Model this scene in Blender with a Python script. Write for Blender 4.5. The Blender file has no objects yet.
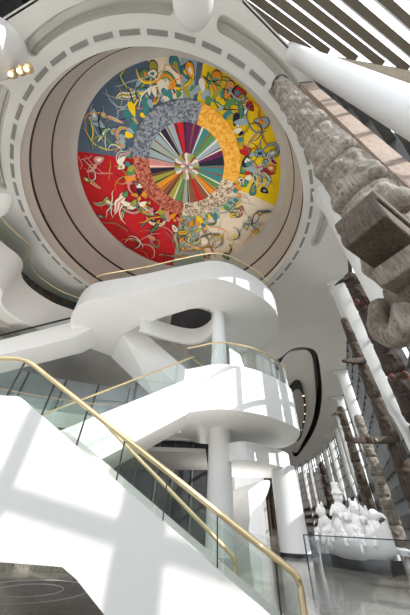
import bpy, bmesh, math, random
from math import sin, cos, pi, radians, hypot, atan2, exp, sqrt
from mathutils import Vector, Matrix, noise

rnd = random.Random(7)
scene = bpy.context.scene
COL = scene.collection

# ------------------------------------------------------------------ camera model
EYE = Vector((0, 0, 1.0)); F = 256.0; ZX, ZY = 217.0, 3.0
_up = Vector((ZX - 205, -(ZY - 307.5), -F)).normalized()
_fw = (Vector((0, 0, -1)) - _up * (-_up.z)).normalized()
_rt = _fw.cross(_up)
ROT = Matrix((_rt, _fw, _up))            # camera axes -> world axes

def ray(px, py):
    return ROT @ Vector((px - 205, -(py - 307.5), -F))

def at(px, py, Y=None, Z=None):
    """the point of the photograph at pixel (px, py) that lies at world depth Y or at world height Z"""
    d = ray(px, py)
    k = Y / d.y if Y is not None else (Z - EYE.z) / d.z
    return EYE + d * k

cam = bpy.data.cameras.new('camera'); co = bpy.data.objects.new('camera', cam); COL.objects.link(co)
cam.sensor_fit = 'HORIZONTAL'; cam.sensor_width = 36; cam.lens = F / 410 * 36
cam.clip_start = 0.05; cam.clip_end = 600
co.matrix_world = Matrix.Translation(EYE) @ ROT.to_4x4()
scene.camera = co

# ------------------------------------------------------------------ materials
MAT = {}
def nodes_of(name):
    m = bpy.data.materials.new(name); m.use_nodes = True
    nt = m.node_tree; b = nt.nodes['Principled BSDF']
    MAT[name] = m
    return m, nt, b
def N(nt, kind, **kw):
    n = nt.nodes.new(kind)
    for k, v in kw.items(): setattr(n, k, v)
    return n
def ramp(nt, stops):
    r = N(nt, 'ShaderNodeValToRGB'); cr = r.color_ramp
    while len(cr.elements) < len(stops): cr.elements.new(0.5)
    for e, (p, c) in zip(cr.elements, stops):
        e.position = p; e.color = (*c, 1)
    return r
def plain(name, col, rough=0.5, metal=0.0, var=0.0, scale=3.0, bump=0.0, spec=0.5):
    m, nt, b = nodes_of(name)
    b.inputs['Roughness'].default_value = rough; b.inputs['Metallic'].default_value = metal
    b.inputs['Specular IOR Level'].default_value = spec
    tc = N(nt, 'ShaderNodeTexCoord'); nz = N(nt, 'ShaderNodeTexNoise')
    nz.inputs['Scale'].default_value = scale; nz.inputs['Detail'].default_value = 5
    nt.links.new(tc.outputs['Object'], nz.inputs['Vector'])
    lo = tuple(max(0, c * (1 - var)) for c in col); hi = tuple(min(1, c * (1 + var)) for c in col)
    r = ramp(nt, [(0.3, lo), (0.7, hi)])
    nt.links.new(nz.outputs['Fac'], r.inputs['Fac']); nt.links.new(r.outputs['Color'], b.inputs['Base Color'])
    if bump:
        bp = N(nt, 'ShaderNodeBump'); bp.inputs['Strength'].default_value = bump; bp.inputs['Distance'].default_value = 0.02
        nt.links.new(nz.outputs['Fac'], bp.inputs['Height']); nt.links.new(bp.outputs['Normal'], b.inputs['Normal'])
    return m
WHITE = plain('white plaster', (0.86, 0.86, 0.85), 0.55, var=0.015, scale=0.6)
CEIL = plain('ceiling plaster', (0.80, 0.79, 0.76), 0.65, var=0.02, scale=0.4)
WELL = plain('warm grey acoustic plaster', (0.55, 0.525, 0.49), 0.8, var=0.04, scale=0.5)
VENT = plain('grey vent grille', (0.30, 0.29, 0.27), 0.7, var=0.1)
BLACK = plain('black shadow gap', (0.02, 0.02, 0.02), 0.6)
BRASS = plain('pale brass', (0.86, 0.70, 0.42), 0.38, metal=0.75, var=0.05, scale=8)
BRONZE = plain('bronze brown aluminium', (0.17, 0.145, 0.11), 0.5, metal=0.2, var=0.1)
MULL = plain('dark grey mullion', (0.10, 0.10, 0.10), 0.5, metal=0.3, var=0.15)
SILL = plain('pale sandstone sill', (0.62, 0.56, 0.46), 0.7, var=0.12, scale=6)
STEEL = plain('dark steel', (0.05, 0.05, 0.055), 0.4, metal=0.6)
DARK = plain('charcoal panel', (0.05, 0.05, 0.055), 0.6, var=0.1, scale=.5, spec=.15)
ROOM = plain('pale blue grey room glazing', (0.42, 0.46, 0.49), 0.2, var=0.15, scale=.4)
GREYW = plain('soft grey wall', (0.50, 0.49, 0.47), 0.7, var=0.05, scale=0.7)
PLASTER = plain('sculpture plaster', (0.88, 0.88, 0.87), 0.6, var=0.03, scale=4, bump=0.3)
BROWNW = plain('dark brown panelling', (0.13, 0.085, 0.06), 0.6, var=0.4, scale=2)
EARTH = plain('terrace stone', (0.27, 0.25, 0.23), 0.9, var=0.2, scale=0.4)
LEAF = plain('bare brown woodland', (0.11, 0.085, 0.06), 0.9, var=0.5, scale=0.8)
PLANK = plain('weathered brown plank', (0.40, 0.30, 0.24), 0.8, var=0.18, scale=7, bump=0.3)

def glassmat(name, tint, refl=0.1, base=0.0):
    m = bpy.data.materials.new(name); m.use_nodes = True; nt = m.node_tree; nt.nodes.clear()
    out = N(nt, 'ShaderNodeOutputMaterial'); mx = N(nt, 'ShaderNodeMixShader')
    tr = N(nt, 'ShaderNodeBsdfTransparent'); gl = N(nt, 'ShaderNodeBsdfGlossy')
    gl.inputs['Roughness'].default_value = 0.02
    tr.inputs['Color'].default_value = (*tint, 1)
    fr = N(nt, 'ShaderNodeLayerWeight'); fr.inputs['Blend'].default_value = 0.5
    pw = N(nt, 'ShaderNodeMath', operation='POWER'); pw.inputs[1].default_value = 4.0
    ml = N(nt, 'ShaderNodeMath', operation='MULTIPLY_ADD'); ml.inputs[1].default_value = refl; ml.inputs[2].default_value = base
    ml.use_clamp = True
    nt.links.new(fr.outputs['Facing'], pw.inputs[0]); nt.links.new(pw.outputs[0], ml.inputs[0]); nt.links.new(ml.outputs[0], mx.inputs[0])
    nt.links.new(tr.outputs[0], mx.inputs[1]); nt.links.new(gl.outputs[0], mx.inputs[2])
    nt.links.new(mx.outputs[0], out.inputs['Surface'])
    MAT[name] = m
    return m
GLASS = glassmat('greenish balustrade glass', (0.93, 0.965, 0.95), 0.5, 0.03)
WGLASS = glassmat('window glass', (0.95, 0.97, 0.98), 0.5, 0.03)
DGLASS = glassmat('tinted room glass', (0.35, 0.38, 0.38), 0.8, 0.06)

def granite():
    m, nt, b = nodes_of('polished grey granite')
    tc = N(nt, 'ShaderNodeTexCoord')
    br = N(nt, 'ShaderNodeTexBrick'); br.offset = 0.5
    br.inputs['Scale'].default_value = 0.8; br.inputs['Mortar Size'].default_value = 0.006
    br.inputs['Color1'].default_value = (0.30, 0.28, 0.245, 1); br.inputs['Color2'].default_value = (0.25, 0.235, 0.205, 1)
    br.inputs['Mortar'].default_value = (0.12, 0.115, 0.11, 1)
    nz = N(nt, 'ShaderNodeTexNoise'); nz.inputs['Scale'].default_value = 38; nz.inputs['Detail'].default_value = 6
    n2 = N(nt, 'ShaderNodeTexNoise'); n2.inputs['Scale'].default_value = 0.5
    mx = N(nt, 'ShaderNodeMixRGB', blend_type='MULTIPLY'); mx.inputs[0].default_value = 0.8
    r = ramp(nt, [(0.35, (0.6, 0.6, 0.6)), (0.65, (1.2, 1.2, 1.2))])
    for n in (br, nz, n2): nt.links.new(tc.outputs['Object'], n.inputs['Vector'])
    nt.links.new(nz.outputs['Fac'], r.inputs['Fac'])
    nt.links.new(br.outputs['Color'], mx.inputs[1]); nt.links.new(r.outputs['Color'], mx.inputs[2])
    nt.links.new(mx.outputs[0], b.inputs['Base Color'])
    b.inputs['Roughness'].default_value = 0.12; b.inputs['Specular IOR Level'].default_value = 0.45
    return m
GRANITE = granite()

def wood(name, dark, light, crack=0.0, scale=1.0):
    m, nt, b = nodes_of(name)
    tc = N(nt, 'ShaderNodeTexCoord'); mp = N(nt, 'ShaderNodeMapping')
    mp.inputs['Scale'].default_value = (11 * scale, 11 * scale, 0.5 * scale)
    nz = N(nt, 'ShaderNodeTexNoise'); nz.inputs['Scale'].default_value = 1.6; nz.inputs['Detail'].default_value = 9; nz.inputs['Roughness'].default_value = 0.7
    n2 = N(nt, 'ShaderNodeTexNoise'); n2.inputs['Scale'].default_value = 1.3; n2.inputs['Detail'].default_value = 4
    nt.links.new(tc.outputs['Object'], mp.inputs[0]); nt.links.new(mp.outputs[0], nz.inputs['Vector'])
    nt.links.new(tc.outputs['Object'], n2.inputs['Vector'])
    r = ramp(nt, [(0.33, tuple(c * 0.3 for c in dark)), (0.40, dark), (0.66, light)])
    r2 = ramp(nt, [(0.3, (0.62, 0.6, 0.58)), (0.65, (1.1, 1.1, 1.1))])
    mx = N(nt, 'ShaderNodeMixRGB', blend_type='MULTIPLY'); mx.inputs[0].default_value = 0.9
    nt.links.new(nz.outputs['Fac'], r.inputs['Fac']); nt.links.new(n2.outputs['Fac'], r2.inputs['Fac'])
    nt.links.new(r.outputs['Color'], mx.inputs[1]); nt.links.new(r2.outputs['Color'], mx.inputs[2])
    nt.links.new(mx.outputs[0], b.inputs['Base Color'])
    m3 = N(nt, 'ShaderNodeMapping'); m3.inputs['Scale'].default_value = (7 * scale, 7 * scale, 0.28 * scale)
    n3 = N(nt, 'ShaderNodeTexNoise'); n3.inputs['Scale'].default_value = 2.2; n3.inputs['Detail'].default_value = 3
    nt.links.new(tc.outputs['Object'], m3.inputs[0]); nt.links.new(m3.outputs[0], n3.inputs['Vector'])
    r3 = ramp(nt, [(0.485, (1, 1, 1)), (0.5, (0.22, 0.2, 0.18)), (0.515, (1, 1, 1))])        # drying cracks along the grain
    nt.links.new(n3.outputs['Fac'], r3.inputs['Fac'])
    m4 = N(nt, 'ShaderNodeMixRGB', blend_type='MULTIPLY'); m4.inputs[0].default_value = 0.85
    nt.links.new(mx.outputs[0], m4.inputs[1]); nt.links.new(r3.outputs['Color'], m4.inputs[2]); nt.links.new(m4.outputs[0], b.inputs['Base Color'])
    bp = N(nt, 'ShaderNodeBump'); bp.inputs['Strength'].default_value = 0.6; bp.inputs['Distance'].default_value = 0.03
    nt.links.new(nz.outputs['Fac'], bp.inputs['Height']); nt.links.new(bp.outputs['Normal'], b.inputs['Normal'])
    b.inputs['Roughness'].default_value = 0.85
    return m
GREYWOOD = wood('weathered grey cedar', (0.25, 0.215, 0.18), (0.47, 0.42, 0.365))
SNOUTWOOD = wood('brown worn cedar', (0.12, 0.095, 0.072), (0.22, 0.18, 0.145), scale=2.0)
BROWNWOOD = wood('brown cedar', (0.06, 0.043, 0.031), (0.135, 0.10, 0.075))
REDWOOD = wood('dark painted cedar', (0.045, 0.034, 0.03), (0.115, 0.072, 0.058))
RED = plain('faded red paint', (0.20, 0.05, 0.035), 0.7, var=0.3, scale=6)
PALEP = plain('faded pale paint', (0.36, 0.33, 0.29), 0.7, var=0.2, scale=6)

def lampmat():
    m, nt, b = nodes_of('lit lamp bulb')
    b.inputs['Emission Color'].default_value = (1, 0.72, 0.40, 1); b.inputs['Emission Strength'].default_value = 2.5
    return m
LAMP = lampmat()

# ------------------------------------------------------------------ mesh builder
class MB:
    def __init__(s): s.v = []; s.f = []; s.mi = []; s.mats = []
    def mat(s, m):
        if m not in s.mats: s.mats.append(m)
        return s.mats.index(m)
    def add(s, vs, fs, m=None):
        o = len(s.v); s.v += [tuple(x) for x in vs]
        k = s.mat(m) if m else 0
        for f in fs: s.f.append(tuple(i + o for i in f)); s.mi.append(k)
    def box(s, c, size, rz=0.0, m=None, axes=None):
        c = Vector(c); hx, hy, hz = [q / 2 for q in size]
        if axes is None:
            ax = (Vector((cos(rz), sin(rz), 0)), Vector((-sin(rz), cos(rz), 0)), Vector((0, 0, 1)))
        else: ax = axes
        vs = [c + ax[0] * hx * a + ax[1] * hy * b + ax[2] * hz * d for d in (-1, 1) for b in (-1, 1) for a in (-1, 1)]
        s.add(vs, [(0, 2, 3, 1), (4, 5, 7, 6), (0, 1, 5, 4), (2, 6, 7, 3), (0, 4, 6, 2), (1, 3, 7, 5)], m)
    def beam(s, a, b, w, h, m=None, up=(0, 0, 1)):
        a, b = Vector(a), Vector(b); d = (b - a); L = d.length; d.normalize()
        side = d.cross(Vector(up)); side.normalize(); u = side.cross(d)
        s.box((a + b) / 2, (L, w, h), m=m, axes=(d, side, u))
    def prism(s, poly, z0, z1, m=None):
        n = len(poly)
        vs = [(p[0], p[1], z0) for p in poly] + [(p[0], p[1], z1) for p in poly]
        fs = [tuple(range(n))[::-1], tuple(range(n, 2 * n))] + [(i, (i + 1) % n, n + (i + 1) % n, n + i) for i in range(n)]
        s.add(vs, fs, m)
    def extrude(s, pts3, vec, m=None):
        n = len(pts3); vec = Vector(vec)
        vs = [Vector(p) for p in pts3] + [Vector(p) + vec for p in pts3]
        fs = [tuple(range(n)), tuple(range(n, 2 * n))[::-1]] + [(i, n + i, n + (i + 1) % n, (i + 1) % n) for i in range(n)]
        s.add(vs, fs, m)
    def loft(s, rings, m=None, closed=True, caps=True):
        n = len(rings[0]); vs = [p for r in rings for p in r]; fs = []
        for j in range(len(rings) - 1):
            for i in range(n if closed else n - 1):
                k = (i + 1) % n
                fs.append((j * n + i, j * n + k, (j + 1) * n + k, (j + 1) * n + i))
        if caps and closed:
            fs.append(tuple(range(n))[::-1]); fs.append(tuple((len(rings) - 1) * n + i for i in range(n)))
        s.add(vs, fs, m)
    def tube(s, path, r, n=8, m=None, flat=1.0, closed=False):
        path = [Vector(p) for p in path]; rings = []
        for i, p in enumerate(path):
            if closed: d = path[(i + 1) % len(path)] - path[i - 1]
            else: d = path[min(i + 1, len(path) - 1)] - path[max(i - 1, 0)]
            d.normalize()
            ref = Vector((0, 0, 1)) if abs(d.z) < 0.95 else Vector((0, 1, 0))
            a = d.cross(ref).normalized(); b = a.cross(d)
            rr = r[i] if isinstance(r, (list, tuple)) else r
            rings.append([p + a * (rr * cos(2 * pi * k / n)) + b * (rr * flat * sin(2 * pi * k / n)) for k in range(n)])
        if closed: rings.append(rings[0])
        s.loft(rings, m, caps=not closed)
    def lathe(s, prof, c=(0, 0, 0), n=32, m=None):
        c = Vector(c)
        rings = [[c + Vector((r * cos(2 * pi * k / n), r * sin(2 * pi * k / n), z)) for k in range(n)] for r, z in prof]
        s.loft(rings, m)
    def ball(s, c, r, m=None, n=10, mat3=None):
        c = Vector(c); rx, ry, rz = (r, r, r) if not isinstance(r, (tuple, list)) else r
        rings = []
        for j in range(1, n):
            t = pi * j / n - pi / 2
            rg = []
            for k in range(2 * n):
                p = Vector((rx * cos(t) * cos(pi * k / n), ry * cos(t) * sin(pi * k / n), rz * sin(t)))
                if mat3 is not None: p = mat3 @ p
                rg.append(c + p)
            rings.append(rg)
        s.loft(rings, m)
    def build(s, name, m=None, parent=None, loc=None, smooth=35, merge=False):
        me = bpy.data.meshes.new(name)
        o0 = Vector(loc) if loc is not None else (Vector(parent['_o']) if parent is not None and '_o' in parent else Vector((0, 0, 0)))
        me.from_pydata([Vector(v) - o0 for v in s.v], [], s.f)
        mats = s.mats if s.mats else [m]
        if m is not None and s.mats and m not in s.mats: pass
        for q in mats: me.materials.append(q)
        if s.mats: me.polygons.foreach_set('material_index', s.mi)
        bm = bmesh.new(); bm.from_mesh(me)
        if merge: bmesh.ops.remove_doubles(bm, verts=bm.verts, dist=1e-4)
        bmesh.ops.recalc_face_normals(bm, faces=bm.faces); bm.to_mesh(me); bm.free()
        if smooth:
            me.polygons.foreach_set('use_smooth', [True] * len(me.polygons))
            me.set_sharp_from_angle(angle=radians(smooth))
        ob = bpy.data.objects.new(name, me); COL.objects.link(ob)
        if parent is not None: ob.parent = parent
        else: ob.location = o0
        return ob

def tag(o, label=None, cat=None, group=None, kind=None):
    if label: o['label'] = label
    if cat: o['category'] = cat
    if group: o['group'] = group
    if kind: o['kind'] = kind
    return o
def thing(name, label, cat, loc, group=None):
    o = bpy.data.objects.new(name, None); COL.objects.link(o); o.location = loc; o.empty_display_size = 0.2
    tag(o, label, cat, group); o['_o'] = tuple(loc)
    return o
THINGS = []
def struct(mb, name, m=None, parent=None, smooth=35):
    o = mb.build(name, m, parent, smooth=smooth)
    if parent is None: o['kind'] = 'structure'
    return o
def crom(pts, n=8, closed=False):
    P = [Vector(p) for p in pts]; out = []; L = len(P)
    for i in range(L if closed else L - 1):
        if closed: a, b, c, d = P[i - 1], P[i], P[(i + 1) % L], P[(i + 2) % L]
        else: a, b, c, d = P[max(i - 1, 0)], P[i], P[i + 1], P[min(i + 2, L - 1)]
        for k in range(n):
            t = k / n
            out.append(0.5 * ((2 * b) + (c - a) * t + (2 * a - 5 * b + 4 * c - d) * t * t + (3 * b - a - 3 * c + d) * t ** 3))
    if not closed: out.append(P[-1])
    return out
def offset(path, d):
    """2-D path moved sideways by d (to the left of travel)"""
    out = []
    for i, p in enumerate(path):
        t = path[min(i + 1, len(path) - 1)] - path[max(i - 1, 0)]
        n = Vector((-t.y, t.x)).normalized()
        out.append(Vector((p.x, p.y)) + n * d)
    return out
def V2(l): return [Vector((p[0], p[1])) for p in l]

# ================================================================== SETTING
HC = 18.0                                 # ceiling height
# --- floor
mb = MB(); mb.add([(-30, -14, 0), (60, -14, 0), (60, 124, 0), (-30, 124, 0)], [(0, 1, 2, 3)])
struct(mb, 'floor', GRANITE)

# --- window wall plan curve (inside face of the glazing)
WALL = V2([(3.9, 1.45), (5.5, 2.6), (8.6, 7.2), (11.0, 11.8), (13.4, 16.8), (17.0, 25.2), (20.7, 33.6), (24.6, 43.8),
           (28.0, 52.2), (31.1, 60.6), (33.6, 70.4), (35.6, 79.4), (36.7, 87.4), (37.2, 97), (37.4, 105), (37.5, 120)])
# --- ceiling with the round opening and the long recess
def circle(c, r, n=96): return [Vector((c[0] + r * cos(2 * pi * k / n), c[1] + r * sin(2 * pi * k / n))) for k in range(n)]
LIP = ((-3.147, 11.35), 9.96)
outer = V2([(-28, 3.5), (-14, 1.9), (-9.74, 0.8), (-7.84, 0.12), (-5, -1.0), (0.9, -1.0), (1.09, -0.1)]) + [w + Vector((0.25, 0)) for w in WALL] + V2([(8, 120), (8, 40), (4, 27), (-28, 27)])
outer[7] = Vector((3.6, 1.35))
EAR = V2([at(px, py, Z=HC).xy for px, py in ((283, 356), (290, 350), (298, 347.5), (306, 347.5), (314, 350), (318, 357), (320.5, 372), (322, 390), (321, 405), (318, 420), (312, 435), (305, 446), (297, 456))])
EAR += V2([(28.5, 88), (22, 66), (16.5, 48), (12, 37), (10, 31.5)])
ear = crom(EAR, 5, True)
def filled(loops, z, mb, m=None):
    bm = bmesh.new(); es = []
    for lp in loops:
        vs = [bm.verts.new((p.x, p.y, z)) for p in lp]
        es += [bm.edges.new((vs[i], vs[(i + 1) % len(vs)])) for i in range(len(vs))]
    bmesh.ops.triangle_fill(bm, use_beauty=True, use_dissolve=False, edges=es)
    bm.verts.index_update()
    mb.add([v.co.copy() for v in bm.verts], [tuple(v.index for v in f.verts) for f in bm.faces], m); bm.free()
RING = Vector((-3.1, 11.42))
def arcband(r0, r1, a0, a1, n=24, rnd_end=True):
    o = [RING + r1 * Vector((cos(radians(a0 + (a1 - a0) * k / n)), sin(radians(a0 + (a1 - a0) * k / n)))) for k in range(n + 1)]
    i = [RING + r0 * Vector((cos(radians(a0 + (a1 - a0) * k / n)), sin(radians(a0 + (a1 - a0) * k / n)))) for k in range(n + 1)]
    def cap(a, s):
        c = RING + (r0 + r1) / 2 * Vector((cos(radians(a)), sin(radians(a)))); q = []
        for k in range(1, 8):
            t = radians(a) + s * pi * k / 8
            q.append(c + (r1 - r0) / 2 * Vector((cos(t), sin(t))))
        return q
    return o + cap(a1, 1) + i[::-1] + [p for p in cap(a0, -1)][::-1]
grooves = [arcband(11.05, 11.62, 240, 275), arcband(11.05, 11.62, 287.5, 338), arcband(11.2, 11.9, 345, 362)]
grooves2 = [arcband(11.05, 11.62, 196, 226)]
loops = [outer, circle(*LIP), ear] + grooves + grooves2
mb = MB(); filled(loops, HC, mb)
ceiling = struct(mb, 'ceiling', CEIL)
# recessed grooves in the ceiling
for g in grooves + grooves2:
    mb = MB(); n = len(g)
    mb.loft([[(p.x, p.y, HC) for p in g], [(p.x, p.y, HC + 0.5) for p in g]], caps=False); filled([g], HC + 0.5, mb)
    mb.build('ceiling_groove', CEIL, ceiling)
# the long recess: dark side, grey lid
mb = MB()
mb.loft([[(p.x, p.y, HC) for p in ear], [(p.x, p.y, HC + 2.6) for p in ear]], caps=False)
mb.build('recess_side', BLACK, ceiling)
mb = MB(); filled([ear], HC + 2.6, mb); mb.build('recess_lid', GREYW, ceiling)
c = Vector((0, 0))
for p in ear: c += p
c /= len(ear)
# hanging inner soffit with rim
inner = crom(V2([at(px, py, Z=HC + 0.6).xy for px, py in ((281, 362), (288, 353), (297, 350.5), (308, 351), (313, 362), (315.5, 390), (315, 408), (311, 425), (304, 440), (296, 453))] + [(24, 78), (18.5, 58), (13, 42), (11.2, 34)]), 5, True)
mb = MB(); mb.prism(inner, HC + 0.6, HC + 1.0); mb.build('recess_soffit', CEIL, ceiling)
pod = crom(V2([at(px, py, Z=HC - 0.2).xy for px, py in ((292, 389), (296, 385), (301, 386), (304.5, 395), (306, 410), (304, 425), (298, 441))] + [(19.5, 68), (16, 52), (14.2, 43)]), 5, True)
pt = thing('ceiling_pod', 'long curved grey ceiling pod with a row of small spotlights along its dark edge', 'ceiling pod', (pod[0].x, pod[0].y, HC - 0.2))
mb = MB(); mb.prism(pod, HC - 0.2, HC + 0.6); mb.build('pod_body', DARK, pt)
cc = sum(pod, Vector((0, 0))) / len(pod)
mb = MB(); mb.prism([cc + (p - cc) * 0.86 for p in pod], HC - 0.28, HC - 0.18); mb.build('pod_underside', GREYW, pt)
for px, py in ((303.3, 396), (304.5, 405), (304.6, 414), (303.5, 422), (301.5, 430)):
    p = at(px, py, Z=HC - 0.25); mb = MB(); mb.lathe([(0.16, 0.14), (0.2, 0.0), (0.13, -0.02)], p, 12); mb.build('spotlight', LAMP, pt)

# --- round well above the opening
def cring(c, r, z, n=128): return [(c[0] + r * cos(2 * pi * k / n), c[1] + r * sin(2 * pi * k / n), z) for k in range(n)]
A_ = ((-3.04, 11.64), 10.25); B_ = ((-2.97, 11.76), 10.17); P_ = ((-2.82, 11.97), 9.52); ZM = 25.5
mb = MB()
mb.loft([cring(*LIP, HC), cring(LIP[0], LIP[1] + 0.1, HC + 0.35), cring((-3.1, 11.5), 10.2, HC + 0.6), cring(A_[0], A_[1], 19.4)], CEIL, caps=False)
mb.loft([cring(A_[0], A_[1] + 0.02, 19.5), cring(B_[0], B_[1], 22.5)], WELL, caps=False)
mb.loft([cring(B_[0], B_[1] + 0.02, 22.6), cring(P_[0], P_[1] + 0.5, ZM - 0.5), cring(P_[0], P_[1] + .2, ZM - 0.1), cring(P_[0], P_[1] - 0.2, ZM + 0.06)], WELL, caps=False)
well = struct(mb, 'wall_dome')
for c0, r0, z in ((A_[0], A_[1], 19.4), (B_[0], B_[1], 22.5)):
    mb = MB(); mb.loft([cring(c0, r0 + .01, z - .06), cring(c0, r0 - .03, z - 0.05), cring(c0, r0 - .03, z + 0.2), cring(c0, r0 + 0.01, z + 0.21)], caps=False)
    mb.build('shadow_line', BLACK, well)
mb = MB(); mb.loft([cring((-3, 11.7), 11.6, HC + 0.3), cring((-3, 11.7), 11.6, ZM + 0.6)], caps=False); mb.add(cring((-3, 11.7), 11.6, ZM + 0.6), [tuple(range(128))])
mb.build('outer_drum', GREYW, well)

# --- dashed ring of vents round the opening
for k in range(52):
    a = 2 * pi * (k + 0.35) / 52
    c0 = RING + 10.49 * Vector((cos(a), sin(a)))
    if c0.y > 21.2: continue
    t = Vector((-sin(a), cos(a)))
    mb = MB(); mb.box((c0.x, c0.y, HC - 0.005), (0.95, 0.19, 0.05), a + pi / 2)
    o = mb.build('ceiling_vent', VENT, loc=(c0.x, c0.y, HC))
    tag(o, 'short grey air slot in the dashed ring round the domed opening', 'vent', 'air slots round the domed opening')

# ================================================================== MURAL
def mural():
    o = thing('ceiling_mural', 'huge round painted mural in blue, yellow, red and cream at the top of the dome', 'mural', (P_[0][0], P_[0][1], ZM))
    C = at(187, 165.7, Z=ZM).xy
    def ang(px, py): q = at(px, py, Z=ZM).xy - C; return atan2(q.y, q.x)
    def col(name, c): return plain('mural ' + name, c, 1.0, var=0.06, scale=0.8, spec=0.0)
    blue = col('slate blue', (0.10, 0.14, 0.20)); yel = col('yellow', (0.85, 0.60, 0.02)); cream = col('cream', (0.80, 0.70, 0.56)); red = col('red', (0.50, 0.025, 0.03))
    sage = col('sage', (0.34, 0.38, 0.32)); green = col('green', (0.10, 0.26, 0.10)); orange = col('orange', (0.75, 0.28, 0.03))
    pale = col('pale blue', (0.30, 0.40, 0.46)); ink = col('ink', (0.03, 0.03, 0.05)); pink = col('pink', (0.62, 0.25, 0.24)); teal = col('teal', (0.06, 0.22, 0.24))
    purple = col('plum', (0.13, 0.03, 0.09)); ivory = col('ivory', (0.75, 0.70, 0.60)); olive = col('olive', (0.35, 0.33, 0.06)); brown = col('brown', (0.25, 0.10, 0.05))
    def speck(name, a, b, s):
        m, nt, bs = nodes_of(name); tc = N(nt, 'ShaderNodeTexCoord'); nz = N(nt, 'ShaderNodeTexNoise'); nz.inputs['Scale'].default_value = s; nz.inputs['Detail'].default_value = 6
        nz.inputs['Distortion'].default_value = 1.5
        nt.links.new(tc.outputs['Object'], nz.inputs['Vector']); r = ramp(nt, [(0.42, a), (0.56, b)])
        nt.links.new(nz.outputs['Fac'], r.inputs['Fac']); nt.links.new(r.outputs['Color'], bs.inputs['Base Color']); bs.inputs['Roughness'].default_value = 1.0; bs.inputs['Specular IOR Level'].default_value = 0.0
        return m
    rg = speck('mural flecked slate', (0.09, 0.11, 0.15), (0.30, 0.33, 0.37), 3.5); ro = speck('mural flecked orange', (0.70, 0.30, 0.03), (0.85, 0.48, 0.10), 3)
    rw = speck('mural flecked ivory', (0.22, 0.13, 0.08), (0.70, 0.62, 0.50), 3); rr = speck('mural flecked red', (0.22, 0.03, 0.03), (0.55, 0.20, 0.13), 3.5)
    aL, aT, aR, aB = ang(75, 151), ang(203, 64), ang(273, 205), ang(173, 266)
    mb = MB(); base = P_[0]; R0 = P_[1] + 0.1
    def rim(a):   # distance from the pattern's centre to the round edge in direction a
        d = Vector((cos(a), sin(a))); q = C - Vector(base); b = q.dot(d); return -b + sqrt(b * b - q.dot(q) + R0 * R0)
    def sector(a0, a1, r0, r1, m, z, n=40):
        while a1 > a0: a1 -= 2 * pi
        vs = []; fs = []
        for k in range(n + 1):
            a = a0 + (a1 - a0) * k / n
            lo = r0; hi = rim(a) if r1 is None else r1
            vs += [(C.x + lo * cos(a), C.y + lo * sin(a), z), (C.x + hi * cos(a), C.y + hi * sin(a), z)]
        for k in range(n): fs.append((2 * k, 2 * k + 1, 2 * k + 3, 2 * k + 2))
        mb.add(vs, fs, m)
    z = ZM
    rO = sum((at(px, py, Z=ZM).xy - C).length for px, py in ((134.5, 160), (238, 165), (192, 102), (184, 218))) / 4
    rI = rO * 0.70; rC = rO * 0.235
    cw = lambda x, y: (x, y)
    # image-clockwise order as seen from below: left -> top -> right -> bottom
    sg = 1 if True else -1
    def go(a, b):                      # travel from a to b the way the photo runs clockwise
        return a, b
    # in plan seen from below: left(aL) to top(aT)
    def sec(a0, a1, r0, r1, m, zz, n=40):
        d = (a1 - a0) % (2 * pi)
        if d > pi * 1.2: sector(a0, a0 - (2 * pi - d), r0, r1, m, zz, n)
        else:
            vs = []; fs = []
            for k in range(n + 1):
                a = a0 + d * k / n; hi = rim(a) if r1 is None else r1
                vs += [(C.x + r0 * cos(a), C.y + r0 * sin(a), zz), (C.x + hi * cos(a), C.y + hi * sin(a), zz)]
            for k in range(n): fs.append((2 * k, 2 * k + 1, 2 * k + 3, 2 * k + 2))
            mb.add(vs, fs, m)
    sec(aL, aT, 0, None, blue, z); sec(aT, aR, 0, None, yel, z); sec(aR, aB, 0, None, cream, z); sec(aB, aL, 0, None, red, z)
    a1, a2 = ang(148, 60), ang(180, 56)
    sec(a1, a2, rO, None, cream, z - 0.01); sec(a2, ang(197, 62), rO, None, pale, z - 0.01)
    sec(aB, ang(205, 262), rO, None, sage, z - 0.01)
    # loose ribbons, leaves and drops of colour, at random inside each quarter
    def ribbon(pts, w, m, zz):
        p = crom(pts, 8); vs = []; fs = []; L = len(p)
        for i, q in enumerate(p):
            t = (p[min(i + 1, L - 1)] - p[max(i - 1, 0)]); nrm = Vector((-t.y, t.x)).normalized(); ww = w * sin(pi * (0.06 + 0.9 * i / (L - 1))) ** 0.8
            vs += [(*(q + nrm * ww), zz), (*(q - nrm * ww), zz)]
        for i in range(L - 1): fs.append((2 * i, 2 * i + 1, 2 * i + 3, 2 * i + 2))
        mb.add(vs, fs, m)
    def leaf(c, r, a, m, zz, el=1.8):
        n = 16; ca, sa = cos(a), sin(a); vs = []
        for k in range(n):
            t = 2 * pi * k / n; x = r * el * cos(t); y = r * sin(t) * (1 + 0.5 * cos(t))
            vs.append((c.x + x * ca - y * sa, c.y + x * sa + y * ca, zz))
        mb.add(vs, [tuple(range(n))], m)
    R = random.Random(21); zz = [z - 0.02]
    def nxt(): zz[0] -= 0.0003; return zz[0]
    def polar(a, r): return C + r * Vector((cos(a), sin(a)))
    def inside(p): return (p - Vector(base)).length < R0 - 0.15
    def span(a0, a1):
        d = (a1 - a0) % (2 * pi)
        return (a0, d) if d < pi * 1.2 else (a0, d - 2 * pi)
    quarters = [(span(aL, aT), [yel, olive, green, pale, orange, ivory, sage, teal], 16), (span(aT, aR), [green, pale, orange, red, ink, teal, olive, ivory], 22),
                (span(aR, aB), [sage, orange, brown, pale, green, teal, pink, yel], 22), (span(aB, aL), [pink, olive, teal, ink, ivory, pink, green, orange], 22)]
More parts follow.
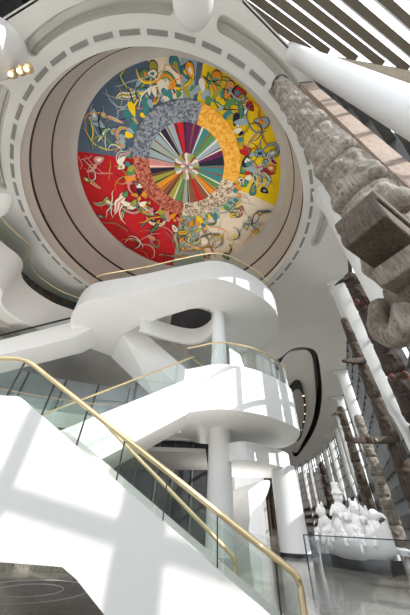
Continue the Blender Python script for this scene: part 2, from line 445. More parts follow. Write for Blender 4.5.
    for (a0, d), pal, cnt in quarters:
        for k in range(cnt):
            a = a0 + d * R.uniform(0.03, 0.97); near = R.random() < 0.5
            r = rO * R.uniform(1.05, 1.4) if near else R.uniform(rO * 1.3, rim(a) - 0.5)
            p = polar(a, r); h = R.uniform(0, 2 * pi) if not near else a + R.uniform(-0.8, 0.8)
            pts = [p]; step = R.uniform(0.35, 0.7)
            turn = R.uniform(-0.9, 0.9)
            for q in range(R.randint(3, 6)):
                h += turn + R.uniform(-0.6, 0.6); np_ = pts[-1] + step * Vector((cos(h), sin(h)))
                if (np_ - C).length < rO * 1.02 or not inside(np_): break
                pts.append(np_)
            m = R.choice(pal); w = R.uniform(0.07, 0.24) if near else R.uniform(0.04, 0.15)
            if len(pts) > 2:
                ribbon(pts, w + 0.045, ink if R.random() < 0.6 else ivory, nxt()); ribbon(pts, w, m, nxt())
                if w > 0.1: ribbon(pts, w * 0.4, R.choice(pal), nxt())
            if inside(p + Vector((0.5, 0))) and inside(p - Vector((0.5, 0))):
                rr_ = R.uniform(0.12, 0.33); leaf(p, rr_ + 0.04, h, ink, nxt()); leaf(p, rr_, h, R.choice(pal), nxt()); leaf(p, rr_ * 0.45, h, R.choice(pal), nxt())
        for k in range(34):             # fine loose lines
            a = a0 + d * R.uniform(0.04, 0.96); p = polar(a, R.uniform(rO * 1.1, rim(a) - 0.3)); h = R.uniform(0, 2 * pi); turn = R.uniform(-.7, .7); pts = [p]
            for q in range(7):
                h += turn + R.uniform(-.3, .3); np_ = pts[-1] + .45 * Vector((cos(h), sin(h)))
                if (np_ - C).length < rO * 1.02 or not inside(np_) or ((atan2(*(np_ - C).yx) - a0) * (1 if d > 0 else -1)) % (2 * pi) > abs(d): break
                pts.append(np_)
            if len(pts) > 3: ribbon(pts, R.uniform(.03, .06), R.choice(pal + [ink]), nxt())
        for k in range(26):             # fringe of petals close round the ring
            a = a0 + d * (k + 0.5) / 26
            leaf(polar(a, rO * R.uniform(1.02, 1.22)), R.uniform(0.10, 0.27), a + R.uniform(-0.7, 0.7), R.choice(pal), nxt(), R.uniform(1.2, 2.4))
    # ring and wheel
    zr = zz[0] - 0.01
    bL, bT, bR, bB = ang(134.5, 155), ang(202, 104), ang(237, 182), ang(182, 217)
    for a_, b_, m in ((bL, bT, rg), (bT, bR, ro), (bR, bB, rw), (bB, bL, rr)): sec(a_, b_, rI, rO, m, zr)
    wheel = [pale, sage, pale, ink, pale, red, purple, purple, teal, green, pale, purple, ink, teal, teal, green, orange, brown, red, brown, sage, green, olive, brown, orange, olive, ink, pink]
    n = len(wheel); s0 = span(bL, bT); sgn = 1 if s0[1] > 0 else -1
    for k, m in enumerate(wheel):
        a_ = bL + sgn * 2 * pi * k / n; b_ = a_ + sgn * 2 * pi / n
        sec(a_, b_, 0, rI, m, zr - 0.004, 4)
        sec(a_ + sgn * 0.03, a_ + sgn * 0.07, rC, rI, R.choice([ink, ivory, brown]), zr - 0.006, 2)
    for k in range(24):
        a_ = 2 * pi * k / 24; leaf(polar(a_, rC * 0.7), 0.16, a_, [olive, brown, ivory, sage][k % 4], zr - 0.01 - k * 0.0004, 2.2)
    for k in range(12):
        a_ = 2 * pi * k / 12 + .1; leaf(polar(a_, rC * 0.32), 0.1, a_, [ivory, pink, pale][k % 3], zr - 0.022 - k * 0.0004, 2.0)
    mb.build('painted_panel', None, o, smooth=0)
    m2 = MB(); m2.loft([cring(P_[0], R0 + 0.02, ZM - 0.06), cring(P_[0], R0 + 0.08, ZM - 0.06), cring(P_[0], R0 + 0.08, ZM + 0.12), cring(P_[0], R0 + 0.02, ZM + 0.12)], caps=False)
    m2.build('rim', WELL, o)
mural()

# ================================================================== WINDOW WALL
path = crom(WALL, 14)
# resample by length
def resample(p, step):
    out = [p[0]]; acc = 0
    for i in range(1, len(p)):
        a, b = p[i - 1], p[i]; L = (b - a).length
        while acc + L >= step:
            t = (step - acc) / L; a = a.lerp(b, t); out.append(a.copy()); L = (b - a).length; acc = 0
        acc += L
    return out
def window(name, pts, z0, z1, step, rows, mw=0.18, md=0.34):
    t = bpy.data.objects.new(name, None); COL.objects.link(t); t['kind'] = 'structure'
    g = MB(); g.add([(p.x, p.y, z0) for p in pts] + [(p.x, p.y, z1) for p in pts], [(i, i + 1, len(pts) + i + 1, len(pts) + i) for i in range(len(pts) - 1)])
    g.build('glass_pane', WGLASS, t)
    q = resample(pts, step); m = MB()
    for i, p in enumerate(q):
        d = (q[min(i + 1, len(q) - 1)] - q[max(i - 1, 0)]).normalized(); a = atan2(d.y, d.x)
        m.box((p.x, p.y, (z0 + z1) / 2), (mw, md, z1 - z0), a)
    for k in range(rows + 1):
        z = z0 + (z1 - z0) * k / rows
        for i in range(len(q) - 1): m.beam((*q[i], z), (*q[i + 1], z), md * 0.7, 0.1)
    m.build('mullion_grid', MULL, t)
    for z, h in ((1.6, .8), (3.5, .8), (5.4, .8)):
        tr = MB()
        for i in range(len(q) - 1): tr.beam((*q[i], z), (*q[i + 1], z), md * 1.2, h)
        tr.build('transom', MULL, t)
    return t
window('window_1', path, 0.0, HC + 0.02, 2.0, 9)

# paddle columns
def paddle(p, d, n, Z, label, scale=1.0):
    """p base, d along wall, n into the room"""
    o = thing('paddle_column', label, 'column', (p.x, p.y, 0), 'white paddle shaped columns along the window wall')
    mb = MB(); rings = []
    for z, dep, wid, off in ((0, 0.55, 0.5, 0.55), (0.3 * Z, 0.6, 0.5, 0.55), (0.36 * Z, 0.75, 0.5, 0.6), (0.42 * Z, 1.25, 0.5, 0.75), (0.47 * Z, 1.5, 0.5, 0.8), (0.7 * Z, 1.55, 0.55, 0.8), (0.94 * Z, 1.6, 0.62, 0.8), (Z, 1.75, 0.9, 0.85)):
        rg = []
        for k in range(20):
            t = 2 * pi * k / 20; ex = 0.55
            u = (abs(cos(t)) ** ex) * (1 if cos(t) > 0 else -1); v = (abs(sin(t)) ** ex) * (1 if sin(t) > 0 else -1)
            q = p + n * (off * scale + u * dep / 2 * scale) + d * (v * wid * scale)
            rg.append((q.x, q.y, z))
        rings.append(rg)
    mb.loft(rings); mb.build('shaft', WHITE, o, smooth=50)
    c = MB(); q = p + n * 0.9
    c.box((q.x, q.y, Z - 0.25), (1.5, 1.9, 0.3), atan2(d.y, d.x)); c.build('capital', CEIL, o)
    return o
tops = [((333, 192), 'white paddle column mostly hidden behind the tallest weathered grey pole'), ((345, 282), 'nearest white paddle column in full view, behind the brown pole with two long beaks'), ((343, 372), 'white paddle column, second in full view from the near end'), ((340, 398), 'white paddle column, third in full view from the near end'),
        ((338.5, 416), 'white paddle column, fourth in full view from the near end'), ((335.5, 428.5), 'white paddle column, fifth in full view from the near end'), ((329.5, 440), 'white paddle column, sixth of the window row, above the white sculpture'),
        ((323.5, 448), 'white paddle column, sixth of the window row counted from the far end'), ((317, 454), 'white paddle column, fifth of the window row counted from the far end'), ((308, 460), 'white paddle column, fourth of the window row counted from the far end'),
        ((302, 464), 'white paddle column, third of the window row counted from the far end'), ((295, 468), 'white paddle column at the far end of the window row, beside the round stair column')]
for (px, py), lab in tops:
    tp = at(px, py, Z=HC).xy
    i = min(range(len(path)), key=lambda k: (path[k] - tp).length)
    d = (path[min(i + 1, len(path) - 1)] - path[max(i - 1, 0)]).normalized(); n = Vector((-d.y, d.x))
    paddle(path[i] + n * 0.1, d, n, HC - 0.02, lab, 1.0 if py < 300 else 0.8)

# far end wall and the walls behind the stairs
mb = MB(); mb.box((22, 121, 9), (34, 0.6, 18))
for k in range(26): mb.box((6 + k * 1.3, 120.5, 9), (0.5, 0.5, 18))
struct(mb, 'wall_far', BROWNW)
mb = MB(); mb.prism(V2([(-30, 27), (3.2, 27), (3.2, 27.5), (-30, 27.5)]), 0, HC); struct(mb, 'wall_back', GREYW)
mb = MB(); mb.prism(V2([(-30, 3), (-29.6, 3), (-29.6, 27), (-30, 27)]), 0, HC); struct(mb, 'wall_left', GREYW)
mb = MB(); mb.prism(V2([(8.2, 40), (8.6, 40), (8.6, 120), (8.2, 120)]), 0, HC); struct(mb, 'wall_inner', GREYW)

# skylight: rafters over the right-hand bay, sky beyond
sk = bpy.data.objects.new('window_2', None); COL.objects.link(sk); sk['kind'] = 'structure'
rf = MB(); ZR = 19.6
D = Vector((0.925, 0.38))
for px, py in ((307.5, 49.5), (326, 51), (353.6, 58), (380, 63), (405, 68), (438, 75), (478, 84), (520, 95)):
    e = at(px, py, Z=ZR).xy
    a = e - D * 17; rf.beam((a.x, a.y, ZR), (e.x + D.x * .1, e.y + D.y * .1, ZR), 0.3, 0.42)
rf.build('rafter', BRONZE, sk)
pu = MB()
for s in (-3.2, -7.5, -12):
    pu.beam((1.0, 0.9 + s * .95, ZR + 0.2), (13, 3.2 + s * .95, ZR + 0.2), 0.16, 0.3)
pu.build('purlin', MULL, sk)
g = MB(); g.add([(x, y, ZR + 0.5) for x, y in ((-9, -14), (14, -14), (14, 2.6), (4.5, 1.7), (1, -.3), (-5, -1.2), (-9, -1.2))], [tuple(range(7))]); g.build('roof_glass', WGLASS, sk)
mb = MB()
a, b = at(303, 52, Z=ZR), at(440, 77, Z=ZR)
mb.beam(a + Vector((0, .25, -.35)), b + Vector((0, .25, -.35)), 0.6, 0.9); struct(mb, 'trim_1', SILL)
mb = MB()
for p, q in (((0.9, -1.0), (1.09, -0.1)), ((1.09, -0.1), (3.6, 1.35)), ((-14, 1.9), (-9.74, .8)), ((-9.74, .8), (-7.84, .12)), ((-7.84, .12), (-5, -1)), ((-5, -1), (.9, -1))):
    mb.beam((*p, HC + 0.9), (*q, HC + 0.9), 0.12, 1.8)
struct(mb, 'trim_2', CEIL)
# top left skylight strip
s3 = bpy.data.objects.new('window_3', None); COL.objects.link(s3); s3['kind'] = 'structure'
mb = MB()
for k in range(8): mb.beam((-26 + k * 2.2, -7, ZR), (-24.5 + k * 2.2, .9, ZR), 0.3, 0.5)
for k in range(4): mb.beam((-28, -5 + k * 2, ZR + .1), (-6, -7 + k * 2, ZR + .1), 0.2, 0.3)
mb.build('rafter', STEEL, s3)
mb = MB(); mb.box((-18, -3.2, ZR + .5), (24, 8.4, .1)); mb.build('dark_roof_sheet', DARK, s3)  # opaque dark sheet added in place of dark roof glass
# glazed wall behind the viewer: posts and rails that throw the shadows on the stair
w4 = bpy.data.objects.new('window_4', None); COL.objects.link(w4); w4['kind'] = 'structure'
def yb(x): return -9.0 - 0.156 * (x - 14.3)
mb = MB(); aw = atan2(-0.156, 1)
for x, w in ((-12, .3), (-7.6, .3), (-3.2, .3), (1.25, .3), (5.25, .3), (9.9, .3), (12.48, .1), (14.33, .45), (18.5, .3)): mb.box((x, yb(x), 13.3), (w, 0.1, 12.6), aw)
for z in (7.1, 10.9, 13.62, 16.6, 19.4): mb.beam((-14, yb(-14), z), (22, yb(22), z), 0.06, 0.13)
mb.build('mullion_grid', BRONZE, w4)
g = MB(); g.add([(-14, yb(-14), 7), (22, yb(22), 7), (22, yb(22), 19.6), (-14, yb(-14), 19.6)], [(0, 1, 2, 3)]); g.build('glass_pane', WGLASS, w4)
mb = MB(); mb.box((4, yb(4) - .3, 3.5), (36, .4, 7), aw); struct(mb, 'wall_sky_block', WHITE)  # unseen wall added to keep low sky light off the near stair
# outside ground and woodland
mb = MB(); mb.add([(-300, -300, -0.4), (400, -300, -0.4), (400, 400, -0.4), (-300, 400, -0.4)], [(0, 1, 2, 3)]); struct(mb, 'terrace', EARTH)
mb = MB(); vs = []
for k in range(190):
    t = k / 119; x = 50 + 22 * sin(t * 2.2); y = -20 + 180 * t; h = 27 + 6 * noise.noise((k * 0.35, 0, 0)) + 3 * noise.noise((k * 1.7, 3, 0))
    vs += [(x, y, -0.4), (x + 1, y, h * 0.6), (x + 3, y, h), (x + 8, y, h * 0.8), (x + 12, y, -0.4)]
mb.add(vs, [(5 * k + j, 5 * k + j + 1, 5 * k + j + 6, 5 * k + j + 5) for k in range(189) for j in range(4)])
tag(mb.build('woodland', LEAF), 'brown woodland beyond the tall window wall', 'trees', kind='stuff')

# ================================================================== COLUMNS
def column(label, x, y, z0, z1, r0, r1, lean=(0, 0), m=WHITE, name='round_column'):
    o = thing(name, label, 'column', (x, y, z0))
    mb = MB(); rings = []
    for k in range(9):
        t = k / 8; rr = r0 + (r1 - r0) * t
        rings.append([(x + lean[0] * t + rr * cos(2 * pi * j / 40), y + lean[1] * t + rr * sin(2 * pi * j / 40), z0 + (z1 - z0) * t) for j in range(40)])
    mb.loft(rings); mb.build('shaft', m, o, smooth=60)
    return o
c1 = column('tall white round column rising through the middle of the stair landings', 0.98, 14.0, 0, 12.4, 0.60, 0.41)
c2 = column('white round column on the floor under the right end of the lowest landing', 4.33, 15.2, 0, 3.3, 0.66, 0.60, (-0.05, 0))
mb = MB(); mb.lathe([(0.68, 0.0), (0.68, 0.12), (0.665, 0.13)], (4.33, 15.2, 0), 40); mb.build('base_ring', STEEL, c2)
cr = column('big white round column at upper right beside the weathered pole top', 4.12, 1.2, 0, HC + .9, 0.36, 0.36, (-0.45, 0.27))
sun_edge = column('slim white shaft standing in for the sunlit edge of the tallest grey pole', 6.6, 4.2, 0, HC - .02, 0.27, 0.27)  # added shaft, its white paints the sun along the grey pole's edge
cl = column('big white round column at upper left with a row of lamps', -9.95, 1.6, 0, HC, 1.0, 1.0)
for k, (px, py) in enumerate(((2, 75), (10, 74), (19, 71), (26, 69))):
    p = at(px, py, Z=16.2); mb = MB(); mb.ball(p, 0.1, LAMP, 8); mb.lathe([(0.14, 0.03), (0.2, 0.12), (0.2, 0.3), (0.1, 0.36)], p, 12, BRASS)
    l = mb.build('lamp', None, loc=p); l.parent = cl; l.location = p - Vector(cl.location)
# round-ended beam above
t = thing('ceiling_beam', 'round ended white beam overhead pointing at the dome', 'beam', (-0.95, 0.5, 16.4))
mb = MB(); rings = []
for k in range(9):
    a = pi / 2 * k / 8; rings.append([(-0.93 + 0.80 * sin(a) * cos(q), -0.05 + 0.85 * cos(a), 16.4 + 0.80 * sin(a) * sin(q)) for q in [2 * pi * j / 32 for j in range(32)]])
rings[0] = [(-0.93 + 0.03 * cos(2 * pi * j / 32), 0.80, 16.4 + 0.03 * sin(2 * pi * j / 32)) for j in range(32)]
rings.append([(-0.93 + 0.80 * cos(2 * pi * j / 32), -8.9, 16.4 + 0.80 * sin(2 * pi * j / 32)) for j in range(32)])
mb.loft(rings); mb.build('beam_body', WHITE, t, smooth=60)
mb = MB(); mb.box((-0.93, -0.9, 17.55), (0.3, 0.3, 1.0)); mb.build('hanger', WHITE, t)

# ================================================================== STAIRS
def wall_along(mb, path, z0, z1, th, m=None, zf=None):
    """closed-section wall following a 2-D path; outside on the path, thickness to the left"""
    q = offset(path, th); rings = []
    for i in range(len(path)):
        a, b = path[i], q[i]; lo = z0[i] if isinstance(z0, list) else z0; hi = z1[i] if isinstance(z1, list) else z1
        rings.append([(a.x, a.y, lo), (a.x, a.y, hi), (b.x, b.y, hi), (b.x, b.y, lo)])
    mb.loft(rings, m)
def railing(parent, path, zb, zt, panels, glass=GLASS, r=0.045, th=0.03):
    n = len(path) - 1
    for k in range(panels):
        i0 = round(n * k / panels); i1 = round(n * (k + 1) / panels)
        seg = [Vector(p) for p in path[i0:i1 + 1]]
        if len(seg) < 2: continue
        s0 = seg[0].lerp(seg[1], 0.06); seg[0] = s0
        B = zb[i0:i1 + 1] if isinstance(zb, list) else [zb] * len(seg); T = zt[i0:i1 + 1] if isinstance(zt, list) else [zt] * len(seg)
        mb = MB(); q = offset(seg, th)
        mb.loft([[(a.x, a.y, b), (a.x, a.y, t), (c.x, c.y, t), (c.x, c.y, b)] for a, c, b, t in zip(seg, q, B, T)])
        mb.build('glass_panel', glass, parent)
    T = zt if isinstance(zt, list) else [zt] * len(path)
    mb = MB(); mb.tube([(p.x, p.y, t + 0.02) for p, t in zip(path, T)], r, 8); mb.build('handrail', BRASS, parent)

# --- upper landing: a long slab with round ends and an opening
U0, U1 = 12.2, 13.85
ut = thing('upper_landing', 'topmost white stair landing with rounded ends under the dome, brass rail on glass', 'stair landing', (0, 12, U0))
uo = V2([(-9.9, 19.4), (-10.35, 17.6), (-10.15, 16.0), (-9.45, 14.5), (-8.2, 13.25), (-6.9, 12.75), (-5.2, 12.3), (-3.7, 11.85), (-2.1, 11.3), (-0.45, 10.78), (0.3, 10.62), (0.85, 10.62), (1.5, 10.8), (2.0, 11.05), (3.75, 12.2), (5.0, 13.7), (5.5, 15.6), (5.45, 17.3), (4.8, 19.0), (3.6, 20.0)])
uo = crom(uo, 5)
HB = U0
inn = [at(px, py, Z=HB).xy for px, py in ((217, 322), (217, 317), (214, 313), (208, 309), (200, 307.5), (190, 309), (180, 312), (165, 316.5), (148, 322.5), (137, 327), (123, 335), (113, 357), (100, 352))]
slab = offset(uo, .06) + [Vector((2.2, 18.5))] + [Vector(p) for p in inn]
mb = MB(); filled([slab], U0, mb); filled([slab], U0 + 0.5, mb)
mb.loft([[(p.x, p.y, U0) for p in slab], [(p.x, p.y, U0 + 0.5) for p in slab]], caps=False); mb.build('slab', WHITE, ut, merge=True)
mb = MB(); wall_along(mb, uo, U0 - 0.03, U1, 0.22); mb.build('parapet', WHITE, ut)
i0 = 20
railing(ut, offset(uo, 0.08)[i0:], U1, U1 + 0.85, 14, r=0.04)
# back curve of the spiral behind the opening
mb = MB()
bp = crom(V2([at(px, py, Z=11.2).xy for px, py in ((140, 330), (165, 338), (190, 343), (205, 339), (215, 329))]), 6)
wall_along(mb, bp, 11.2, 12.5, 0.25); mb.build('inner_parapet', WHITE, ut)
ey = crom(V2([at(px, py, Z=14.0).xy for px, py in ((168, 313), (182, 308), (198, 306), (212, 311))]), 6)
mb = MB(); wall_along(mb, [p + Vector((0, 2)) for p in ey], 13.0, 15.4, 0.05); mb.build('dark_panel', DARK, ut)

# --- flight from the upper landing down to the right
ft = thing('stair_flight', 'straight white flight running down to the right from under the topmost landing', 'stair flight', (-4, 17, 9))
F0 = at(123, 335, Z=HB); G0 = at(111, 357, Z=HB); F1 = at(190, 396, Y=17.6); G1 = at(158, 402, Z=F1.z)
H0 = at(137.6, 327, Y=F0.y); H1 = at(198, 379, Y=F1.y)
mb = MB(); bk = Vector((0.1, 0.3, 0))
mb.add([F0, G0, G1, F1, H0, H1, H1 + bk, H0 + bk, G0 + Vector((0, 0, .4)), G1 + Vector((0, 0, .4)), F0 + bk, F1 + bk],
       [(0, 1, 2, 3), (0, 3, 5, 4), (4, 5, 6, 7), (1, 8, 9, 2), (8, 10, 11, 9), (10, 7, 6, 11), (0, 4, 7, 10, 8, 1), (3, 2, 9, 11, 6, 5)])
mb.build('stringer', WHITE, ft, smooth=20)
mb = MB(); mb.tube([at(146, 322, Y=F0.y + .8), at(205, 368, Y=F1.y + .8)], 0.05, 8); mb.build('handrail', BRASS, ft)

# --- middle landing with the flight climbing to it from the left
M0, M1 = 4.65, 6.7
mt = thing('middle_landing', 'middle white stair landing with rounded sunlit front and a flight coming up from the left', 'stair landing', (1, 12, M0))
mo = V2([(-0.85, 11.55), (-0.1, 11.2), (0.4, 10.95), (1.05, 10.85), (2.1, 11.1), (3.1, 11.65), (4.2, 12.6), (4.95, 13.6), (5.3, 15.0), (5.35, 16.6), (4.9, 17.5), (3.9, 17.9)])
mo = crom(mo, 6)
slab = offset(mo, .06) + V2([(2, 17.6), (-0.2, 17.0), (-1.0, 15.5), (-1.0, 13.6)])
mb = MB(); filled([slab], M0, mb); filled([slab], M0 + 0.8, mb); mb.loft([[(p.x, p.y, M0) for p in slab], [(p.x, p.y, M0 + .8) for p in slab]], caps=False); mb.build('slab', WHITE, mt, merge=True)
mb = MB(); wall_along(mb, mo, M0 - 0.02, M1, 0.22); mb.build('parapet', WHITE, mt)
railing(mt, offset(mo, 0.08), M1, M1 + 1.22, 10)
YF = 11.5
tl = [at(px, py, Y=YF) for px, py in ((193, 376.5), (150, 394), (107, 411.5))]; bl = [at(px, py, Y=YF) for px, py in ((193, 409), (165, 424), (137, 439))]
sl = (tl[0].z - tl[2].z) / (tl[0].x - tl[2].x); xe = -9.5
sb = (bl[0].z - bl[2].z) / (bl[0].x - bl[2].x); xb = (0.15 - bl[2].z) / sb + bl[2].x
TE = Vector((xe, YF, tl[2].z + sl * (xe - tl[2].x))); 
front = [tl[0] + Vector((.15, -.02, .05)), TE, Vector((xe, YF, 0.15)), Vector((xb, YF, 0.15)), bl[0] + Vector((.15, -.02, 0))]
mb = MB(); mb.extrude(front, (0, 0.22, 0)); mb.build('flight_stringer', WHITE, mt, smooth=20)
ysh = Vector((0, .2, .005)); mb = MB(); mb.extrude([q + ysh for q in (bl[0], Vector((xb, YF, 0.15)), Vector((xb - 1.0, YF, 0.15)), bl[0] + Vector((-.0, 0, .6)))], (0, 2.0, 0)); mb.build('flight_soffit', WHITE, mt, smooth=20)
fp = [tl[0].lerp(TE, k / 12) for k in range(13)]
railing(mt, [Vector((p.x, p.y + .08)) for p in fp][::-1], [p.z for p in fp][::-1], [p.z + 1.1 for p in fp][::-1], 8)
fp2 = [Vector((p.x, p.y + 2.3, p.z)) for p in fp]
mb = MB(); mb.tube([p + Vector((0, 0, 1.0)) for p in fp2], 0.04, 8); mb.build('handrail', BRASS, mt)
mb = MB(); mb.extrude([tl[0] + Vector((0, 2.2, 0)), TE + Vector((0, 2.2, 0)), TE + Vector((0, 2.2, -1.5)), tl[0] + Vector((0, 2.2, -1.5))], (0, .2, 0)); mb.build('far_stringer', WHITE, mt, smooth=20)

# --- lowest landing
L0, L1 = 3.2, 3.95
lt = thing('lower_landing', 'lowest white stair slab, thin and curved, resting on the floor-standing column', 'stair landing', (1, 14, L0))
lo = crom(V2([(1.0, 15.2), (1.25, 14.0), (1.6, 13.3), (2.2, 13.1), (3.3, 13.8), (4.5, 15.0), (5.0, 16.2), (5.1, 17.6), (4.4, 18.6)]), 6)
mb = MB(); mb.prism(V2([(-7, 14.2), (0.3, 14.2), (0.6, 19.5), (-7, 21)]), 3.62, 3.8); mb.build('soffit', GREYW, lt)
slab = lo + V2([(2, 18.6), (1.0, 17)])
mb = MB(); filled([slab], L0, mb); filled([slab], L1, mb); mb.loft([[(p.x, p.y, L0) for p in slab], [(p.x, p.y, L1) for p in slab]], caps=False); mb.build('slab', WHITE, lt, merge=True)

# --- curved white wall beyond (quarter-round cut)
wt = thing('curved_wall_panel', 'white panel with a scooped curved edge between the two round stair columns', 'wall panel', (2.6, 20, 0))
pl = crom([at(px, py, Y=20) for px, py in ((233, 490), (250, 484), (269, 480), (268, 492), (263, 502), (256, 508), (251, 516), (249, 528), (249, 540))], 4) + [at(249, 549, Y=20), at(233, 549, Y=20)]
mb = MB(); mb.extrude(pl, (0, 0.5, 0)); mb.build('panel_body', WHITE, wt)

# --- bridge to the left of the upper landing
bt = thing('stair_flight', 'white flight at far left climbing to the left end of the topmost landing, dark rail', 'stair flight', (-14, 16.6, 10))
YBR = 16.4
A0, A1, A2, AB, A3 = (at(px, py, Y=YBR) for px, py in ((84, 319), (-50, 353), (-50, 367), (72, 338), (97, 326)))
mb = MB(); mb.extrude([A0, A1, A2, AB, A3], (0, .2, 0)); mb.build('parapet', WHITE, bt, smooth=20)
ysh = Vector((0, .19, .01)); mb = MB(); mb.extrude([q + ysh for q in (A2, AB, A3, A3 + Vector((-.2, 0, .3)), AB + Vector((-.1, 0, .3)), A2 + Vector((0, 0, .3)))], (0, 2.0, 0)); mb.build('soffit', WHITE, bt, smooth=20)
up_ = Vector((0, 0, .5)); mb = MB(); mb.extrude([A0, A1, A1 + up_, A0 + up_], (0, .03, 0)); mb.build('glass_panel', GLASS, bt, smooth=0)
mb = MB(); mb.beam(A0 + up_, A1 + up_, 0.1, 0.1); mb.build('handrail', STEEL, bt)

# --- curved balcony at the left
kt = thing('curved_balcony', 'white wavy fronted balcony at far left under the dome, glass and brass rail', 'balcony', (-15, 14, 12.4))
kp = crom(V2([(x * 1.5, y * 1.5) for x, y in ((-9.9, 5.0), (-9.4, 7.1), (-9.0, 8.0), (-9.1, 8.6), (-9.5, 9.2), (-9.6, 9.8), (-9.4, 10.5), (-8.8, 11.4), (-8.0, 11.95), (-7.5, 12.3), (-7.3, 12.9), (-7.8, 13.6), (-9.2, 14.4), (-12, 15.2))]), 6)
mb = MB(); wall_along(mb, kp, 12.4, 15.25, 0.3); mb.build('fascia', WHITE, kt)
slab = kp + V2([(-29.4, 22.8), (-29.4, 7.5)])
mb = MB(); filled([slab], 12.5, mb); filled([slab], 14.2, mb); mb.build('slab', CEIL, kt)
railing(kt, offset(kp, 0.1)[:-12], 15.25, 16.75, 12, glass=GLASS, r=0.04)
for off, z in ((1.6, 12.4), (2.9, 12.35)):
    q = offset(kp, off)[:-24]; mb = MB(); wall_along(mb, q, z - 0.2, z + 0.15, 0.5); mb.build('soffit_rib', WELL, kt)
kk = crom(V2([(-17.5, 8), (-17, 11), (-16.8, 14), (-16.8, 16), (-16, 18), (-14.4, 19.6), (-12.5, 20.6)]), 5)
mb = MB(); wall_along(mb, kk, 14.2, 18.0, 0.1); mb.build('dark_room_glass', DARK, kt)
# hanging white horn
ht = thing('hanging_pod', 'cream rounded pod hanging at the left edge beside the vent ring', 'pod', at(0, 200, Z=14))
mb = MB(); p0, p1 = at(-12, 212, Z=13.6), at(12, 196, Z=14.2)
mb.tube([p0.lerp(p1, k / 10) for k in range(11)], [0.42, .46, .5, .52, .52, .5, .46, .4, .33, .22, .06], 20); mb.build('pod_body', CEIL, ht, smooth=70)

# --- mezzanine behind the stairs
zt = thing('mezzanine', 'pale mezzanine floor with dark rooms behind the foot of the white stairs', 'mezzanine', (-8, 22, 6))
mb = MB(); q = crom(V2([(-29, 17), (-18, 18.5), (-12, 21), (-7, 22.2), (-2, 21.6), (2.5, 22.5), (3, 26)]), 6); slab = q + V2([(-29, 26.9)])
filled([slab], 6.3, mb); filled([slab], 7.4, mb); mb.loft([[(p.x, p.y, 6.3) for p in slab], [(p.x, p.y, 7.4) for p in slab]], caps=False); mb.build('slab', CEIL, zt, merge=True)
mb = MB(); q2 = offset(q, 0.9); wall_along(mb, q2, 6.0, 6.35, .4); mb.build('soffit_rib', WELL, zt)
railing(zt, offset(q, .15), 7.4, 8.4, 12, r=.04)
mb = MB(); q3 = offset(q, 2.0)
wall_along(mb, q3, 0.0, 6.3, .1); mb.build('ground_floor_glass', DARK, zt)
mb = MB(); wall_along(mb, offset(q, 2.6), 7.4, 11.0, .1); mb.build('upper_room_glass', ROOM, zt)
q5 = offset(q, 2.5)
for k in range(0, len(q5), 3):
    mb = MB(); mb.box((q5[k].x, q5[k].y, 9.2), (.12, .12, 3.6), 0.3); mb.build('room_post', MULL, zt)
for k in range(0, len(q3), 2):
    mb = MB(); mb.box((q3[k].x, q3[k].y, 3.1), (.12, .2, 6.2), 0.3); mb.build('frame_post', MULL, zt)

# --- foreground flight
nt_ = thing('stair_flight', 'nearest white staircase rising to the left, brass rails on clear glass panels', 'staircase', (-1, 3.4, 0))
YN, YFAR = 3.3, 5.0
R0_, R1_ = at(300, 577, Y=YN), at(24, 357, Y=YN)        # rail line of the near side
slope = (R1_.z - R0_.z) / (R1_.x - R0_.x)
S0 = at(268, 613, Y=YN); S1 = at(20, 397, Y=YN)
def top_at(x): return S1.z + (S0.z - S1.z) / (S0.x - S1.x) * (x - S1.x)
u1, u2, u3 = at(62, 567, Y=YN), at(76, 579, Y=YN), at(106, 617, Y=YN)
poly = [Vector((-8, YN, S1.z + .01)), Vector((S1.x - .05, YN, S1.z + .01)), S1, Vector((1.25, YN, top_at(1.25))), Vector((1.25, YN, 0)), Vector((u3.x + .3, YN, 0)), u3, u2, u1, at(0, 562, Y=YN), Vector((-8, YN, at(0, 562, Y=YN).z))]
mb = MB(); mb.extrude(poly, (0, 0.16, 0)); mb.build('stringer', WHITE, nt_, smooth=20)
mb = MB(); mb.extrude([p + Vector((0, YFAR - YN, 0)) for p in poly], (0, 0.16, 0)); mb.build('far_stringer', WHITE, nt_, smooth=20)
# steps and landing floor between the stringers
mb = MB(); xs = S1.x; zs = S1.z - 0.12; n = 15
x_end = 0.95; run = (x_end - xs) / n
for k in range(n):
    za = max(0.02, top_at(xs + run * (k + 1)) - 0.1)
    mb.box((xs + run * (k + .5), (YN + YFAR) / 2 + .08, za - .1), (run + .03, YFAR - YN - .16, 0.2))
mb.box(((xs - 8) / 2, (YN + YFAR) / 2 + .08, S1.z - .2), (8 + xs, YFAR - YN - .16, 0.2)); mb.build('steps', SILL, nt_, smooth=0)
# near glass and rails
xg = [R1_.x - 2.2, R1_.x - 1.1, R1_.x, R1_.x + .7, R1_.x + 1.4, R1_.x + 2.1, R1_.x + 2.8, R0_.x]
def rz(x): return R1_.z if x <= R1_.x else R1_.z + slope * (x - R1_.x)
def bz(x): return S1.z if x <= S1.x else top_at(x)
for yy in (YN + .06, YFAR + .06):
    for a, b in zip(xg[:-1], xg[1:]):
        a_ = a + .012; b_ = b - .012
        mb = MB(); mb.extrude([(a_, yy, bz(a_)), (b_, yy, bz(b_)), (b_, yy, rz(b_) - .02), (a_, yy, rz(a_) - .02)], (0, .02, 0)); mb.build('glass_panel', GLASS, nt_, smooth=0)
for a in [R1_.x - 2.2 + .55 * k for k in range(11)]:          # sealed joints between the panes
    if a > R0_.x - .1: continue
    mb = MB(); mb.box((a, YN + .07, (bz(a) + rz(a) - .03) / 2), (.012, .026, rz(a) - .03 - bz(a))); mb.build('pane_joint', DARK, nt_, smooth=0)
